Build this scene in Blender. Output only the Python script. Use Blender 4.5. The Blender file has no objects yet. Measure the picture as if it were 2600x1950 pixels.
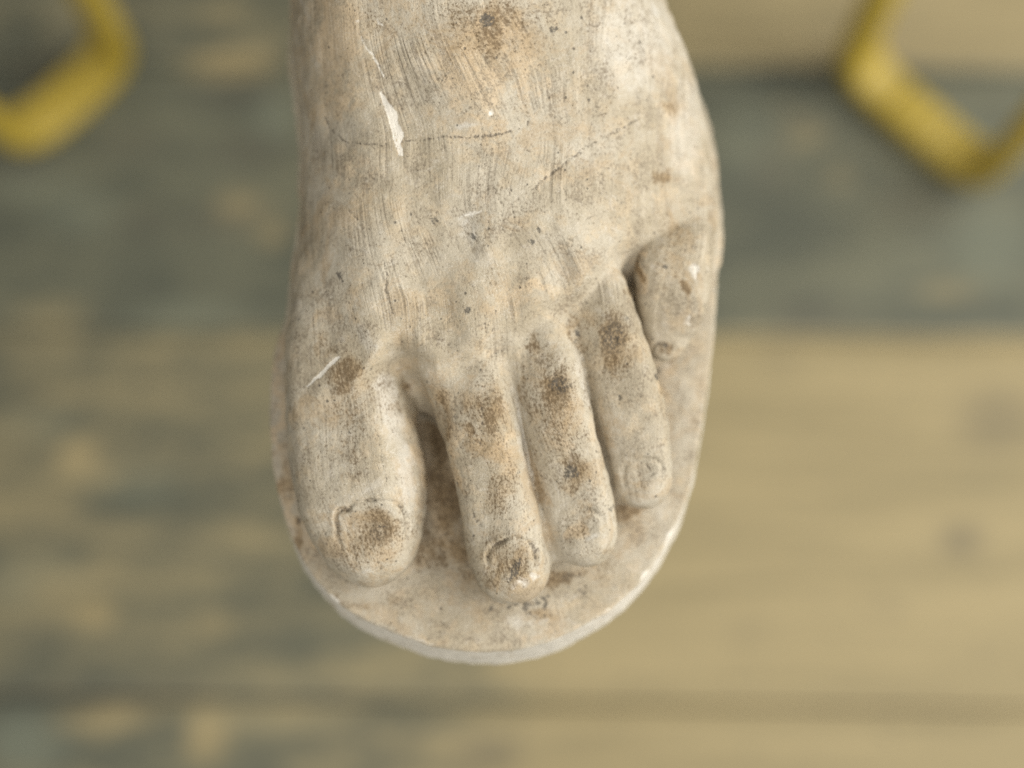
import bpy, math
import numpy as np

sc = bpy.context.scene
col = sc.collection
R = math.radians

# ------------------------------------------------------------------ camera
F_PX, TILT, D0 = 3600.0, R(15.5), 360.0        # px of the 2600 wide photograph, mm
CEN = np.array((0.0, 0.0, 35.0))               # mm, the point in focus (origin: top of the plinth)
AX = np.array((0.0, math.sin(TILT), -math.cos(TILT)))
UP = np.array((0.0, math.cos(TILT), math.sin(TILT)))
CAM = CEN - D0 * AX
cam_data = bpy.data.cameras.new('camera')
cam = bpy.data.objects.new('camera', cam_data)
col.objects.link(cam)
cam.location = CAM * 0.001
cam.rotation_euler = (TILT, 0, 0)
cam_data.sensor_width = 36.0
cam_data.lens = 36.0 * F_PX / 2600.0
cam_data.clip_start = 0.01
cam_data.clip_end = 50.0
cam_data.dof.use_dof = True
cam_data.dof.focus_distance = (D0 - 1.0) * 0.001
cam_data.dof.aperture_fstop = 3.0
sc.camera = cam

# ------------------------------------------------------------------ light
world = bpy.data.worlds.new('World')
sc.world = world
world.use_nodes = True
world.node_tree.nodes['Background'].inputs[0].default_value = (1.0, 0.99, 0.91, 1)
world.node_tree.nodes['Background'].inputs[1].default_value = 0.34


def area(name, loc, target, size, power, color):
    l = bpy.data.lights.new(name, 'AREA')
    l.shape = 'RECTANGLE'
    l.size, l.size_y = size
    l.energy = power
    l.color = color
    o = bpy.data.objects.new(name, l)
    col.objects.link(o)
    o.location = loc
    from mathutils import Vector
    o.rotation_euler = (Vector(target) - Vector(loc)).to_track_quat('-Z', 'Y').to_euler()
    return o


area('window_light', (1.30, 0.08, 0.82), (0, 0, 0), (1.6, 1.4), 38.0, (1.0, 0.975, 0.90))
area('front_fill', (0.15, -1.25, 1.45), (0, 0, -0.1), (1.6, 1.1), 23.0, (1.0, 0.97, 0.91))  # added fill that brightens the slab's front face

sc.cycles.use_denoising = False
sc.cycles.max_bounces = 5
sc.cycles.diffuse_bounces = 4
sc.cycles.glossy_bounces = 2
vs = sc.view_settings
vs.view_transform = 'Standard'
vs.look = 'None'
vs.exposure = 0.0
vs.gamma = 1.0

# ------------------------------------------------------------------ projection helpers (mm)


def W(px, py, z):
    """point of the place at height z that the photograph shows at pixel (px, py)"""
    px, py, z = np.broadcast_arrays(np.asarray(px, float), np.asarray(py, float), np.asarray(z, float))
    a, b = (px - 1300.0) / F_PX, -(py - 975.0) / F_PX
    d = np.stack([a, AX[1] + b * UP[1], AX[2] + b * UP[2]], -1)
    t = (z - CAM[2]) / d[..., 2]
    return CAM + t[..., None] * d


def PX(P):
    r = np.asarray(P, float) - CAM
    dep = r @ AX
    return 1300 + F_PX * r[..., 0] / dep, 975 - F_PX * (r @ UP) / dep


def sstep(a, b, v):
    t = np.clip((v - a) / (b - a), 0, 1)
    return t * t * (3 - 2 * t)


def catmull(pts, n=8, closed=True):
    pts = np.asarray(pts, float)
    m = len(pts)
    out = []
    rng = range(m) if closed else range(m - 1)
    for i in rng:
        if closed:
            p0, p1, p2, p3 = pts[(i - 1) % m], pts[i], pts[(i + 1) % m], pts[(i + 2) % m]
        else:
            p0, p1, p2, p3 = pts[max(i - 1, 0)], pts[i], pts[i + 1], pts[min(i + 2, m - 1)]
        for k in range(n):
            t = k / n
            out.append(0.5 * (2 * p1 + (p2 - p0) * t + (2 * p0 - 5 * p1 + 4 * p2 - p3) * t * t
                              + (3 * p1 - p0 - 3 * p2 + p3) * t ** 3))
    if not closed:
        out.append(pts[-1])
    return np.array(out)


# cheap smooth value noise for the sculpted surface
_rs = np.random.RandomState(7)
_lat = _rs.rand(32, 32, 32).astype(np.float32)


def vnoise(x, y, z):
    xi, yi, zi = np.floor(x).astype(int), np.floor(y).astype(int), np.floor(z).astype(int)
    fx, fy, fz = x - xi, y - yi, z - zi
    fx, fy, fz = (f * f * (3 - 2 * f) for f in (fx, fy, fz))
    r = 0
    for a in (0, 1):
        for b in (0, 1):
            for c in (0, 1):
                r = r + _lat[(xi + a) % 32, (yi + b) % 32, (zi + c) % 32] * \
                    (fx if a else 1 - fx) * (fy if b else 1 - fy) * (fz if c else 1 - fz)
    return r - 0.5


# ------------------------------------------------------------------ implicit surfaces (mm)
def smin(a, b, k):
    h = np.clip(0.5 + 0.5 * (b - a) / k, 0, 1)
    return b + (a - b) * h - k * h * (1 - h)


def round_cone(x, y, z, a, b, ra, rb):
    ba = b - a
    l2 = ba @ ba
    t = np.clip(((x - a[0]) * ba[0] + (y - a[1]) * ba[1] + (z - a[2]) * ba[2]) / l2, 0, 1)
    dx, dy, dz = x - a[0] - t * ba[0], y - a[1] - t * ba[1], z - a[2] - t * ba[2]
    return np.sqrt(dx * dx + dy * dy + dz * dz) - (ra + (rb - ra) * t)


# toes: (px, py, radius px, height of the top mm)
TOES = [
    [(866, 720, 100, 28), (864, 820, 124, 30.5), (864, 910, 143, 31), (878, 1000, 158, 30), (896, 1100, 171, 28.5), (913, 1200, 176, 28),
     (926, 1290, 161, 25.5), (938, 1362, 130, 21.5)],
    [(1150, 760, 60, 31), (1185, 880, 84, 31.5), (1212, 1000, 93, 31.0), (1226, 1100, 99, 30.5), (1248, 1200, 94, 27.5), (1267, 1300, 98, 24.5),
     (1290, 1400, 101, 21.5), (1298, 1440, 96, 19.5)],
    [(1330, 720, 56, 31), (1360, 830, 80, 31.5), (1385, 930, 92, 31.5), (1405, 1020, 93, 31), (1430, 1130, 90, 28), (1447, 1200, 92, 25),
     (1472, 1300, 89, 21), (1480, 1355, 84, 19)],
    [(1490, 640, 56, 31), (1520, 740, 76, 31), (1550, 850, 85, 30.5), (1574, 930, 87, 29), (1594, 1000, 91, 27), (1617, 1100, 87, 23.5),
     (1628, 1180, 79, 20), (1630, 1215, 76, 18)],
    [(1732, 490, 66, 26), (1724, 575, 92, 28.5), (1711, 655, 106, 31), (1707, 735, 99, 28.5), (1700, 812, 77, 23.5), (1690, 870, 51, 18)],
]
# low flesh between and beside the toes
FILL = [
    [(1275, 820, 60, 32), (1292, 890, 56, 29), (1325, 1030, 48, 21), (1365, 1230, 42, 15), (1395, 1390, 36, 10)],
    [(1425, 710, 60, 31.5), (1450, 790, 54, 28), (1495, 960, 47, 20), (1540, 1130, 42, 13), (1560, 1240, 34, 9)],
    [(1752, 470, 60, 24), (1758, 560, 58, 21), (1764, 610, 44, 15)],
    [(1640, 780, 40, 17), (1655, 860, 40, 14)],
    [(1105, 860, 64, 31), (1128, 950, 58, 28.5), (1152, 1040, 50, 23), (1180, 1120, 46, 18)],
]
CH = []
for toe in TOES + FILL:
    seg = []
    for (px, py, r, zt) in toe:
        depth = D0 - (zt - 35) * 0.96
        rm = r * depth / F_PX
        c = W(px, py, zt - rm)
        seg.append((c, rm))
    # smooth the chain
    arr = np.array([np.r_[c, r] for c, r in seg])
    arr = catmull(arr, 2, closed=False)
    CH.append(arr)

# body of the foot: outline left / right, ridge line and height, sampled along the foot
yrows = np.array([1150, 1000, 900, 800, 700, 600, 500, 400, 300, 200, 100, 0, -150, -350, -600, -800])
zedge = 12.0
xl = np.array([765, 745, 738, 730, 733, 745, 757, 767, 766, 757, 748, 738, 745, 790, 850, 890])
xr = np.array([1640, 1690, 1735, 1770, 1800, 1820, 1829, 1826, 1814, 1796, 1764, 1708, 1655, 1600, 1540, 1500])
xc = np.array([1000, 1020, 1040, 1060, 1080, 1090, 1090, 1080, 1070, 1060, 1060, 1060, 1080, 1120, 1160, 1180])
hh = np.array([22, 28, 32, 35.5, 38.5, 41.5, 44.5, 47.5, 51.5, 56, 61, 66.5, 76, 90, 104, 112])
YR = W(1300, yrows, 30.0)[:, 1]
XL = W(xl, yrows, zedge)[:, 0]
XR = W(xr, yrows, zedge)[:, 0]
XC = W(xc, yrows, hh)[:, 0]
o_ = np.argsort(YR)
YR, XL, XR, XC, HH = YR[o_], XL[o_], XR[o_], XC[o_], hh[o_].astype(float)


def smooth_tab(y, T):
    """table lookup smoothed by averaging"""
    return (np.interp(y - 5, YR, T) + 2 * np.interp(y, YR, T) + np.interp(y + 5, YR, T)) * 0.25


WEB = W(np.array([650, 760, 900, 985, 1020, 1060, 1110, 1180, 1290, 1380, 1465, 1540, 1610, 1690, 1760, 1850]),
        np.array([1090, 1090, 1060, 965, 945, 965, 1000, 980, 915, 865, 810, 740, 665, 630, 600, 575]), 25.0)
# soft ridges (tendons, knuckles) and hollows: px, py, half length, half width, angle from down, amp mm
BUMPS = [
    (945, 880, 130, 45, -20, 1.4), (1010, 760, 170, 60, -18, 0.6), (1200, 860, 150, 42, -10, 1.6), (1240, 700, 160, 45, -4, 0.9),
    (1370, 800, 130, 40, -12, 1.2), (1500, 740, 110, 40, -14, 1.3), (1620, 560, 120, 60, 8, 0.9),
    (1040, 890, 70, 40, -8, -1.0), (1090, 640, 200, 60, -12, -0.7), (1290, 850, 110, 32, -10, -1.3), (1450, 760, 110, 32, -14, -1.2),
    (1600, 650, 80, 30, 10, -1.6), (800, 860, 110, 50, 0, -0.6), (830, 330, 120, 60, 10, -0.9), (1200, 300, 260, 90, -14, 0.8),
    (1010, 250, 260, 60, -14, -0.8), (1180, 590, 60, 50, 0, -0.8), (1420, 560, 160, 70, -8, 0.6), (900, 620, 150, 70, -6, 0.7),
    (1650, 380, 200, 70, 0, -0.7), (880, 120, 220, 50, -8, 0.7), (1500, 180, 200, 90, -6, 0.6),
]
BW = []
for (px, py, l, w, a, amp) in BUMPS:
    c = W(px, py, 38.0)
    BW.append((c[0], c[1], l * 0.1, w * 0.1, math.sin(R(-a)), -math.cos(R(-a)), amp * 1.45))


def body(x, y, z):
    xl_, xr_, xc_, h_ = (smooth_tab(y, T) for T in (XL, XR, XC, HH))
    yw = np.interp(x, WEB[:, 0], WEB[:, 1])
    fr = sstep(-5.0, 9.0, y - yw)
    h_ = 11.0 + (h_ - 11.0) * fr
    for (cx, cy, l, w, s, c, amp) in BW:
        du, dv = (x - cx) * s + (y - cy) * c, (x - cx) * c - (y - cy) * s
        h_ = h_ + amp * np.exp(-(du / l) ** 2 - (dv / w) ** 2)
    left = x < xc_
    w_ = np.where(left, xc_ - xl_, xr_ - xc_)
    u = np.abs(x - xc_) / np.maximum(w_, 1)
    p = np.where(left, 2.7, 2.45)
    zz = np.maximum(z, 0) / np.maximum(h_, 3)
    n = (u ** p + zz ** 2.2) ** (1 / 2.4)
    hc = np.maximum(h_, 3)
    S = np.maximum(n, 0.05) ** (1 - 2.4) / 2.4
    gx = S * p * u ** (p - 1) / np.maximum(w_, 1)
    gz = S * 2.2 * zz ** 1.2 / hc
    d = (n - 1) / np.maximum(np.sqrt(gx * gx + gz * gz), 0.012)
    e = yw - 3.0 - y
    k = np.clip(0.5 - 0.5 * (e - d) / 5.0, 0, 1)
    d = e + (d - e) * k + 5.0 * k * (1 - k)
    # heel end and ankle cut
    d = np.maximum(d, y - 172.0)
    d = np.maximum(d, z - 104.0)
    return d


def toes(x, y, z):
    r = np.full(x.shape, 40.0)
    for i, arr in enumerate(CH):
        rm = arr[:, 3].max() + 8
        m = np.nonzero((x > arr[:, 0].min() - rm) & (x < arr[:, 0].max() + rm) & (y > arr[:, 1].min() - rm) & (y < arr[:, 1].max() + rm))[0]
        if not len(m):
            continue
        t = None
        for a, b in zip(arr[:-1], arr[1:]):
            q = round_cone(x[m], y[m], z[m], a[:3], b[:3], a[3], b[3])
            t = q if t is None else np.minimum(t, q)
        if i < 5:
            o = np.argsort(arr[:, 1])
            xa, za, ra = (np.interp(y[m], arr[o, 1], arr[o, c]) for c in (0, 2, 3))
            sl, cl = ((0.20, .98), (0.24, .971), (0.26, .966), (0.24, .971), (0.10, .995))[i]
            t2 = -sl * (x[m] - xa) + cl * (z[m] - za) - 0.83 * ra
            k = np.clip(0.5 - 0.5 * (t2 - t) / 3.0, 0, 1)
            t = t2 + (t - t2) * k + 3.0 * k * (1 - k)
        r[m] = smin(r[m], t, 1.4 if i < 5 else 3.5)
    return r


def foot(x, y, z):
    b = body(x, y, z)
    m = y < 85
    t = np.full_like(b, 40.0)
    if m.any():
        t[m] = toes(x[m], y[m], z[m])
    d = smin(b, t, 6.5)
    # soft fillet onto the plinth
    f = smin(d, z + 0.6, 3.0)
    d = np.maximum(f, d - 2.2)
    return np.maximum(d, -2.0 - z)


def lumps(V):
    x, y, z = V.T
    return 1.0 * vnoise(x / 9 + 3, y / 9, z / 9) + 0.5 * vnoise(x / 3.4, y / 3.4 + 9, z / 3.4) + .12 * vnoise(x / 1.5, y / 1.5 + 9, z / 1.5)


# ------------------------------------------------------------------ plinth outline (px at its top edge)
PL = [(727, 800), (700, 880), (688, 960), (685, 1050), (690, 1150), (706, 1250), (732, 1340), (775, 1430), (848, 1520), (915, 1568),
      (1000, 1606), (1100, 1638), (1200, 1652), (1300, 1649), (1400, 1624), (1500, 1576), (1575, 1525), (1640, 1455), (1690, 1380),
      (1735, 1285), (1765, 1180), (1787, 1050), (1806, 900), (1819, 750), (1825, 600), (1813, 450), (1765, 280), (1700, 100),
      (1640, -100), (1560, -400), (1480, -700), (1380, -850), (1200, -900), (1020, -850), (920, -700), (860, -400), (800, -100), (775, 200),
      (775, 450), (765, 620), (745, 720)]
PLW = W(np.array([p[0] for p in PL]), np.array([p[1] for p in PL]), 0.0)[:, :2]
PLC = catmull(PLW, 5)
PT = 21.0


def poly_dist(x, y, poly):
    """signed distance to a closed polygon"""
    best = np.full(x.shape, 1e9)
    inside = np.zeros(x.shape, bool)
    for (ax, ay), (bx, by) in zip(poly, np.roll(poly, -1, 0)):
        ex, ey = bx - ax, by - ay
        t = np.clip(((x - ax) * ex + (y - ay) * ey) / (ex * ex + ey * ey + 1e-9), 0, 1)
        best = np.minimum(best, (x - ax - t * ex) ** 2 + (y - ay - t * ey) ** 2)
        cond = ((ay > y) != (by > y)) & (x < (bx - ax) * (y - ay) / (by - ay + 1e-12) + ax)
        inside ^= cond
    d = np.sqrt(best)
    return np.where(inside, -d, d)


_gx = np.arange(-85, 85, 1.0)
_gy = np.arange(-110, 200, 1.0)
_G = poly_dist(*np.meshgrid(_gx, _gy, indexing='ij'), PLC)


def outline(x, y):
    fx = np.clip((x - _gx[0]), 0, len(_gx) - 1.001)
    fy = np.clip((y - _gy[0]), 0, len(_gy) - 1.001)
    i, j = fx.astype(int), fy.astype(int)
    a, b = fx - i, fy - j
    return (_G[i, j] * (1 - a) * (1 - b) + _G[i + 1, j] * a * (1 - b) + _G[i, j + 1] * (1 - a) * b + _G[i + 1, j + 1] * a * b)


def plinth(x, y, z):
    d2 = outline(x, y) + 0.10 * np.minimum(z, 0) * 0.9 + 0.5 * vnoise(x / 7, y / 7 + 4, z / 12) + 0.45 * vnoise(x / 2.3, y / 2.3, z / 2.3 + 4)
    top = z + 0.35 + 0.9 * vnoise(x / 16, y / 16, 0 * z) + 0.22 * vnoise(x / 4, y / 4, 0 * z + 5) \
        + 0.5 * sstep(-8, 0, d2)
    r = 0.75 + 0.7 * vnoise(x / 5 + 8, y / 5, 0 * z)
    a, b = d2 + r, top + r
    d = np.minimum(np.maximum(a, b), 0) + np.sqrt(np.maximum(a, 0) ** 2 + np.maximum(b, 0) ** 2) - r
    return np.maximum(d, -PT - z)


# ------------------------------------------------------------------ surface nets
def mesh_of(fn, lo, hi, h):
    B = 4
    nb = [int(math.ceil((hi[i] - lo[i]) / (h * B))) for i in range(3)]
    ax = [lo[i] + h * np.arange(nb[i] * B + 1) for i in range(3)]
    cx = [a[::B] for a in ax]
    C = fn(*[g.ravel() for g in np.meshgrid(*cx, indexing='ij')]).reshape([len(c) for c in cx])
    s = C < 0
    mn = np.ones(nb, bool)
    mx = np.zeros(nb, bool)
    for i in (0, 1):
        for j in (0, 1):
            for k in (0, 1):
                q = s[i:i + nb[0], j:j + nb[1], k:k + nb[2]]
                mn &= q
                mx |= q
    act = mx & ~mn
    for axs in range(3):
        g = act.copy()
        sl1 = [slice(None)] * 3
        sl2 = [slice(None)] * 3
        sl1[axs], sl2[axs] = slice(1, None), slice(None, -1)
        g[tuple(sl1)] |= act[tuple(sl2)]
        g[tuple(sl2)] |= act[tuple(sl1)]
        act = g
    n = [b * B + 1 for b in nb]
    D = np.ones(n, np.float32)
    rep = s[:-1, :-1, :-1].repeat(B, 0).repeat(B, 1).repeat(B, 2)
    D[:-1, :-1, :-1] = np.where(rep, -1, 1)
    m = np.zeros(n, bool)
    for i in (0, 1):
        for j in (0, 1):
            for k in (0, 1):
                m[i:i + n[0] - 1, j:j + n[1] - 1, k:k + n[2] - 1] |= act.repeat(B, 0).repeat(B, 1).repeat(B, 2)
    I = np.nonzero(m)
    for c in range(0, len(I[0]), 600000):
        ii = tuple(q[c:c + 600000] for q in I)
        D[ii] = fn(ax[0][ii[0]], ax[1][ii[1]], ax[2][ii[2]])
    S = D < 0
    cm = np.zeros([q - 1 for q in n], np.int8)
    for i in (0, 1):
        for j in (0, 1):
            for k in (0, 1):
                cm += S[i:i + n[0] - 1, j:j + n[1] - 1, k:k + n[2] - 1]
    cells = np.argwhere((cm > 0) & (cm < 8))
    idx = np.full(cm.shape, -1, np.int32)
    idx[tuple(cells.T)] = np.arange(len(cells))
    acc = np.zeros((len(cells), 3))
    cnt = np.zeros(len(cells))
    for axs in range(3):
        o1, o2 = [q for q in range(3) if q != axs]
        for a in (0, 1):
            for b in (0, 1):
                p0 = np.zeros(3, int)
                p0[o1], p0[o2] = a, b
                p1 = p0.copy()
                p1[axs] = 1
                d0 = D[tuple((cells + p0).T)]
                d1 = D[tuple((cells + p1).T)]
                k = (d0 < 0) != (d1 < 0)
                t = np.where(k, d0 / np.where(k, d0 - d1, 1), 0)
                pos = p0[None, :] + t[:, None] * (p1 - p0)[None, :]
                acc += pos * k[:, None]
                cnt += k
    V = np.array(lo) + h * (cells + acc / cnt[:, None])
    Q = []
    for axs in range(3):
        o1, o2 = (axs + 1) % 3, (axs + 2) % 3
        sl1, sl0 = [slice(None)] * 3, [slice(None)] * 3
        sl1[axs], sl0[axs] = slice(1, None), slice(None, -1)
        A, Bq = S[tuple(sl0)], S[tuple(sl1)]
        e = np.argwhere(A != Bq)
        e = e[(e[:, o1] > 0) & (e[:, o2] > 0) & (e[:, o1] < n[o1] - 1) & (e[:, o2] < n[o2] - 1)]
        flip = ~A[tuple(e.T)]

        def cell(d1, d2):
            q = e.copy()
            q[:, o1] -= d1
            q[:, o2] -= d2
            return idx[tuple(q.T)]
        q = np.stack([cell(1, 1), cell(0, 1), cell(0, 0), cell(1, 0)], 1)
        q[flip] = q[flip][:, ::-1]
        Q.append(q)
    return V, np.concatenate(Q)


def subdivide(V, Q):
    E = np.stack([Q, np.roll(Q, -1, 1)], -1).reshape(-1, 2)
    E.sort(1)
    key = E[:, 0].astype(np.int64) * len(V) + E[:, 1]
    u, inv = np.unique(key, return_inverse=True)
    e0, e1 = u // len(V), u % len(V)
    nv, ne = len(V), len(u)
    em = (V[e0] + V[e1]) / 2
    fm = V[Q].mean(1)
    inv = inv.reshape(-1, 4) + nv
    f = np.arange(len(Q)) + nv + ne
    out = np.concatenate([np.stack([Q[:, k], inv[:, k], f, inv[:, (k + 3) % 4]], 1) for k in range(4)])
    return np.concatenate([V, em, fm]), out


def project(fn, V, n=1, lim=0.4, e=0.12):
    for _ in range(n):
        f0 = fn(*V.T)
        g = np.zeros_like(V)
        for k in range(3):
            d = np.zeros(3)
            d[k] = e
            g[:, k] = (fn(*(V + d).T) - f0) / e
        step = g * (f0 / np.maximum((g * g).sum(1), 0.05))[:, None]
        L = np.linalg.norm(step, axis=1, keepdims=True)
        V = V - step * np.minimum(1, lim / np.maximum(L, 1e-9))
    return V, g / np.maximum(np.linalg.norm(g, axis=1, keepdims=True), 1e-6)


def vert_normals(V, Q):
    fnrm = np.cross(V[Q[:, 2]] - V[Q[:, 0]], V[Q[:, 3]] - V[Q[:, 1]])
    N = np.zeros_like(V)
    for k in range(4):
        for c in range(3):
            N[:, c] += np.bincount(Q[:, k], fnrm[:, c], len(V))
    return N / np.maximum(np.linalg.norm(N, axis=1, keepdims=True), 1e-12)


# ------------------------------------------------------------------ marks on the plaster (px, px, half sizes, angle, strength)
def blobs(u, v, L):
    out = np.zeros_like(u)
    for (cx, cy, rx, ry, ang, amp) in L:
        m = (np.abs(u - cx) < max(rx, ry) * 1.5) & (np.abs(v - cy) < max(rx, ry) * 1.5)
        if not m.any():
            continue
        c, s = math.cos(R(ang)), math.sin(R(ang))
        du, dv = u[m] - cx, v[m] - cy
        q = np.sqrt(((du * c + dv * s) / rx) ** 2 + ((-du * s + dv * c) / ry) ** 2)
        out[m] = np.maximum(out[m], amp * (1 - sstep(0.25, 1.35, q)))
    return out


def strokes(u, v, L):
    """polylines with a width: ([(x, y, half width), ...], strength)"""
    out = np.zeros_like(u)
    for pts, amp in L:
        for (x0, y0, w0), (x1, y1, w1) in zip(pts[:-1], pts[1:]):
            wm = max(w0, w1) + 6
            m = (u > min(x0, x1) - wm) & (u < max(x0, x1) + wm) & (v > min(y0, y1) - wm) & (v < max(y0, y1) + wm)
            if not m.any():
                continue
            ex, ey = x1 - x0, y1 - y0
            t = np.clip(((u[m] - x0) * ex + (v[m] - y0) * ey) / (ex * ex + ey * ey), 0, 1)
            d = np.hypot(u[m] - x0 - t * ex, v[m] - y0 - t * ey)
            w = w0 + (w1 - w0) * t
            out[m] = np.maximum(out[m], amp * (1 - sstep(w * 0.4, w + 1.8, d)))
    return out


BROWN = [
    (1170, 25, 70, 40, 0, .55), (900, 1000, 120, 140, 0, .38), (940, 1370, 110, 100, 0, .48), (1240, 1080, 80, 150, -8, .5), (1290, 1430, 90, 100, 0, .48), (1410, 1050, 80, 170, -10, .48), (1480, 1320, 70, 90, 0, .3), (1560, 880, 80, 130, -10, .45), (1690, 700, 80, 120, 10, .3), (1200, 80, 260, 110, 0, .32), (820, 1200, 60, 200, 0, .25), (1270, 60, 66, 84, 20, .72), (1210, 110, 40, 50, 0, .5), (1320, 70, 40, 50, 0, .45), (930, 60, 60, 50, 0, .35),
    (1675, 440, 32, 26, 10, .75), (1700, 275, 26, 34, 0, .55), (1715, 600, 60, 70, 10, .35), (1745, 725, 16, 22, 0, .9), (1530, 270, 14, 50, 5, .35),
    (1608, 690, 20, 70, 8, 1.0), (1690, 885, 30, 14, -10, 1.0), (1665, 905, 14, 24, 0, .6),
    (868, 955, 58, 46, 20, .95), (820, 868, 26, 26, 0, .6), (880, 1090, 60, 60, 0, .35), (905, 1150, 45, 60, 0, .35),
    (1178, 1098, 16, 15, 0, .95), (1252, 1060, 40, 80, 5, .85), (1270, 1240, 54, 90, 0, .6), (1350, 880, 20, 20, 0, .75),
    (1418, 985, 64, 58, 20, 1.0), (1395, 925, 40, 36, 0, .45), (1452, 1190, 50, 46, 0, .8), (1400, 1080, 50, 80, 0, .3),
    (1555, 860, 56, 66, 10, .85), (1500, 820, 36, 40, 0, .5), (1610, 870, 40, 50, 0, .3),
    (952, 1355, 70, 78, 0, .8), (900, 1420, 60, 40, 20, .4), (985, 1360, 40, 60, 0, .5),
    (1308, 1450, 50, 56, 0, .65), (1250, 1480, 40, 40, 0, .5), (1492, 1345, 34, 44, 0, .5), (1640, 1225, 30, 40, 0, .3),
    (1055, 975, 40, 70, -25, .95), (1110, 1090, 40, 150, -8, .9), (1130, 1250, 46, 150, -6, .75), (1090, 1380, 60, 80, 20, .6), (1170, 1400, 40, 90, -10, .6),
    (1440, 1475, 70, 28, -8, .8), (1590, 1300, 50, 26, -10, .75), (1360, 1545, 70, 22, 0, .45), (1500, 1440, 90, 50, -20, .4),  # dark below third and fourth toe tips is their shadow, painted
    (742, 1370, 24, 30, 20, .8), (756, 1325, 16, 20, 0, .9), (722, 1220, 22, 80, 0, .5), (735, 1030, 24, 60, 0, .35), (880, 1520, 50, 20, 30, .5),
    (1010, 1510, 40, 22, 0, .45), (1330, 985, 16, 60, -12, .5), (1465, 850, 18, 60, -18, .6), (1515, 1060, 12, 90, -15, .6), (1360, 1200, 14, 110, -16, .55),
    (1020, 925, 36, 22, 20, .7), (1690, 965, 30, 50, 0, .4), (1700, 1080, 20, 60, 0, .3), (1260, 720, 30, 60, 0, .3), (1330, 270, 50, 60, 0, .3),
]
BROWN = [(x, y, rx * .85, ry * 1.55, a - 6, m * .9) if 840 < y < 1280 and max(rx, ry) < 80 and x > 800 else (x, y, rx, ry, a, m) for (x, y, rx, ry, a, m) in BROWN]
DARK = [
    (1232, 50, 26, 22, 20, .8), (1405, 75, 12, 12, 0, .7), (1105, 560, 10, 10, 0, .6), (862, 700, 9, 12, 0, .9), (1188, 788, 12, 12, 0, .9),
    (1422, 975, 40, 28, 30, .55), (1450, 1200, 18, 22, 0, .8), (1558, 855, 40, 56, 12, .5), (1690, 680, 9, 9, 0, .9), (1596, 805, 8, 8, 0, .8),
    (1306, 1450, 14, 38, 30, .7), (960, 1350, 26, 40, 10, .35), (1690, 880, 12, 8, 0, .7), (1612, 660, 10, 24, 10, .6), (1575, 1010, 8, 12, 0, .6),
    (1200, 602, 9, 12, 0, .8), (1350, 618, 10, 9, 0, .8), (1368, 585, 7, 9, 0, .7), (1410, 965, 20, 16, 0, .5), (1520, 690, 7, 7, 0, .7),
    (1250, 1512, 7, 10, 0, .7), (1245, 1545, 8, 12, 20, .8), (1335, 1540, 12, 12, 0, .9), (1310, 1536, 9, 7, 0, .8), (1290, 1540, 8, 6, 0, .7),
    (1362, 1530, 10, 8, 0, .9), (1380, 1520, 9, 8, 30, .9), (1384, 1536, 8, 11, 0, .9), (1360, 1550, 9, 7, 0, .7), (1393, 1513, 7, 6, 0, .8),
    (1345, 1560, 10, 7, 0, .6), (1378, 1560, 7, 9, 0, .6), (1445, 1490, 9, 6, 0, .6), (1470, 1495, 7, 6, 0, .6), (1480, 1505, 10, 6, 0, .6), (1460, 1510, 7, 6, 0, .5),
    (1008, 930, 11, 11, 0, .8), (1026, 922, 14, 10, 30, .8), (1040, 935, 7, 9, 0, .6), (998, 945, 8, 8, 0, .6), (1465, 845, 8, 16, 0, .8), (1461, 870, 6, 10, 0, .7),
    (1045, 965, 20, 30, -30, .6), (1090, 1030, 16, 50, -15, .5), (1800, 480, 8, 8, 0, .0), (760, 1322, 10, 12, 0, .6), (1555, 1290, 20, 12, 0, .5),  # gap top under the web and beside fourth toe tip: painted shade
    (1440, 1465, 40, 12, -5, .5), (1670, 950, 8, 20, 0, .7),  # below the third toe tip: its shadow, painted
]
OCHRE = [
    (850, 90, 90, 160, 0, .8), (850, 250, 80, 120, 0, .6), (1010, 320, 60, 120, -20, .4), (1200, 180, 110, 160, -20, .7), (1330, 160, 60, 180, -15, .65),
    (1230, 330, 120, 60, 0, .55), (1380, 420, 80, 90, 0, .4), (900, 420, 90, 60, 10, .45), (820, 560, 50, 60, 0, .4), (1130, 760, 50, 110, 0, .5), (1330, 760, 90, 70, 0, .5),
    (1700, 300, 50, 90, 0, .5), (1690, 520, 40, 80, 0, .5), (1760, 420, 40, 160, 0, .35), (930, 1120, 60, 90, 0, .35), (1270, 1160, 50, 120, 0, .55), (1420, 1070, 50, 100, 0, .55),
    (1480, 1360, 36, 36, 0, .7), (1560, 900, 50, 80, 0, .45), (1110, 1150, 70, 260, -6, .9), (708, 1050, 26, 170, 0, .9), (730, 1260, 22, 120, -10, .7),
    (780, 1440, 60, 30, 50, .45), (1110, 1620, 90, 24, 5, .45), (1400, 1590, 110, 30, -12, .5), (1600, 1430, 60, 60, 0, .35), (1690, 960, 40, 80, 0, .55), (1060, 1500, 120, 40, 0, .35),
    (1300, 1330, 60, 40, 0, .3), (1610, 680, 26, 80, 8, .9), (1640, 1235, 20, 24, 0, .5), (940, 1290, 60, 60, 0, .3), (1365, 735, 22, 20, 0, .7), (790, 1385, 12, 60, -25, .7),
]
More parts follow.
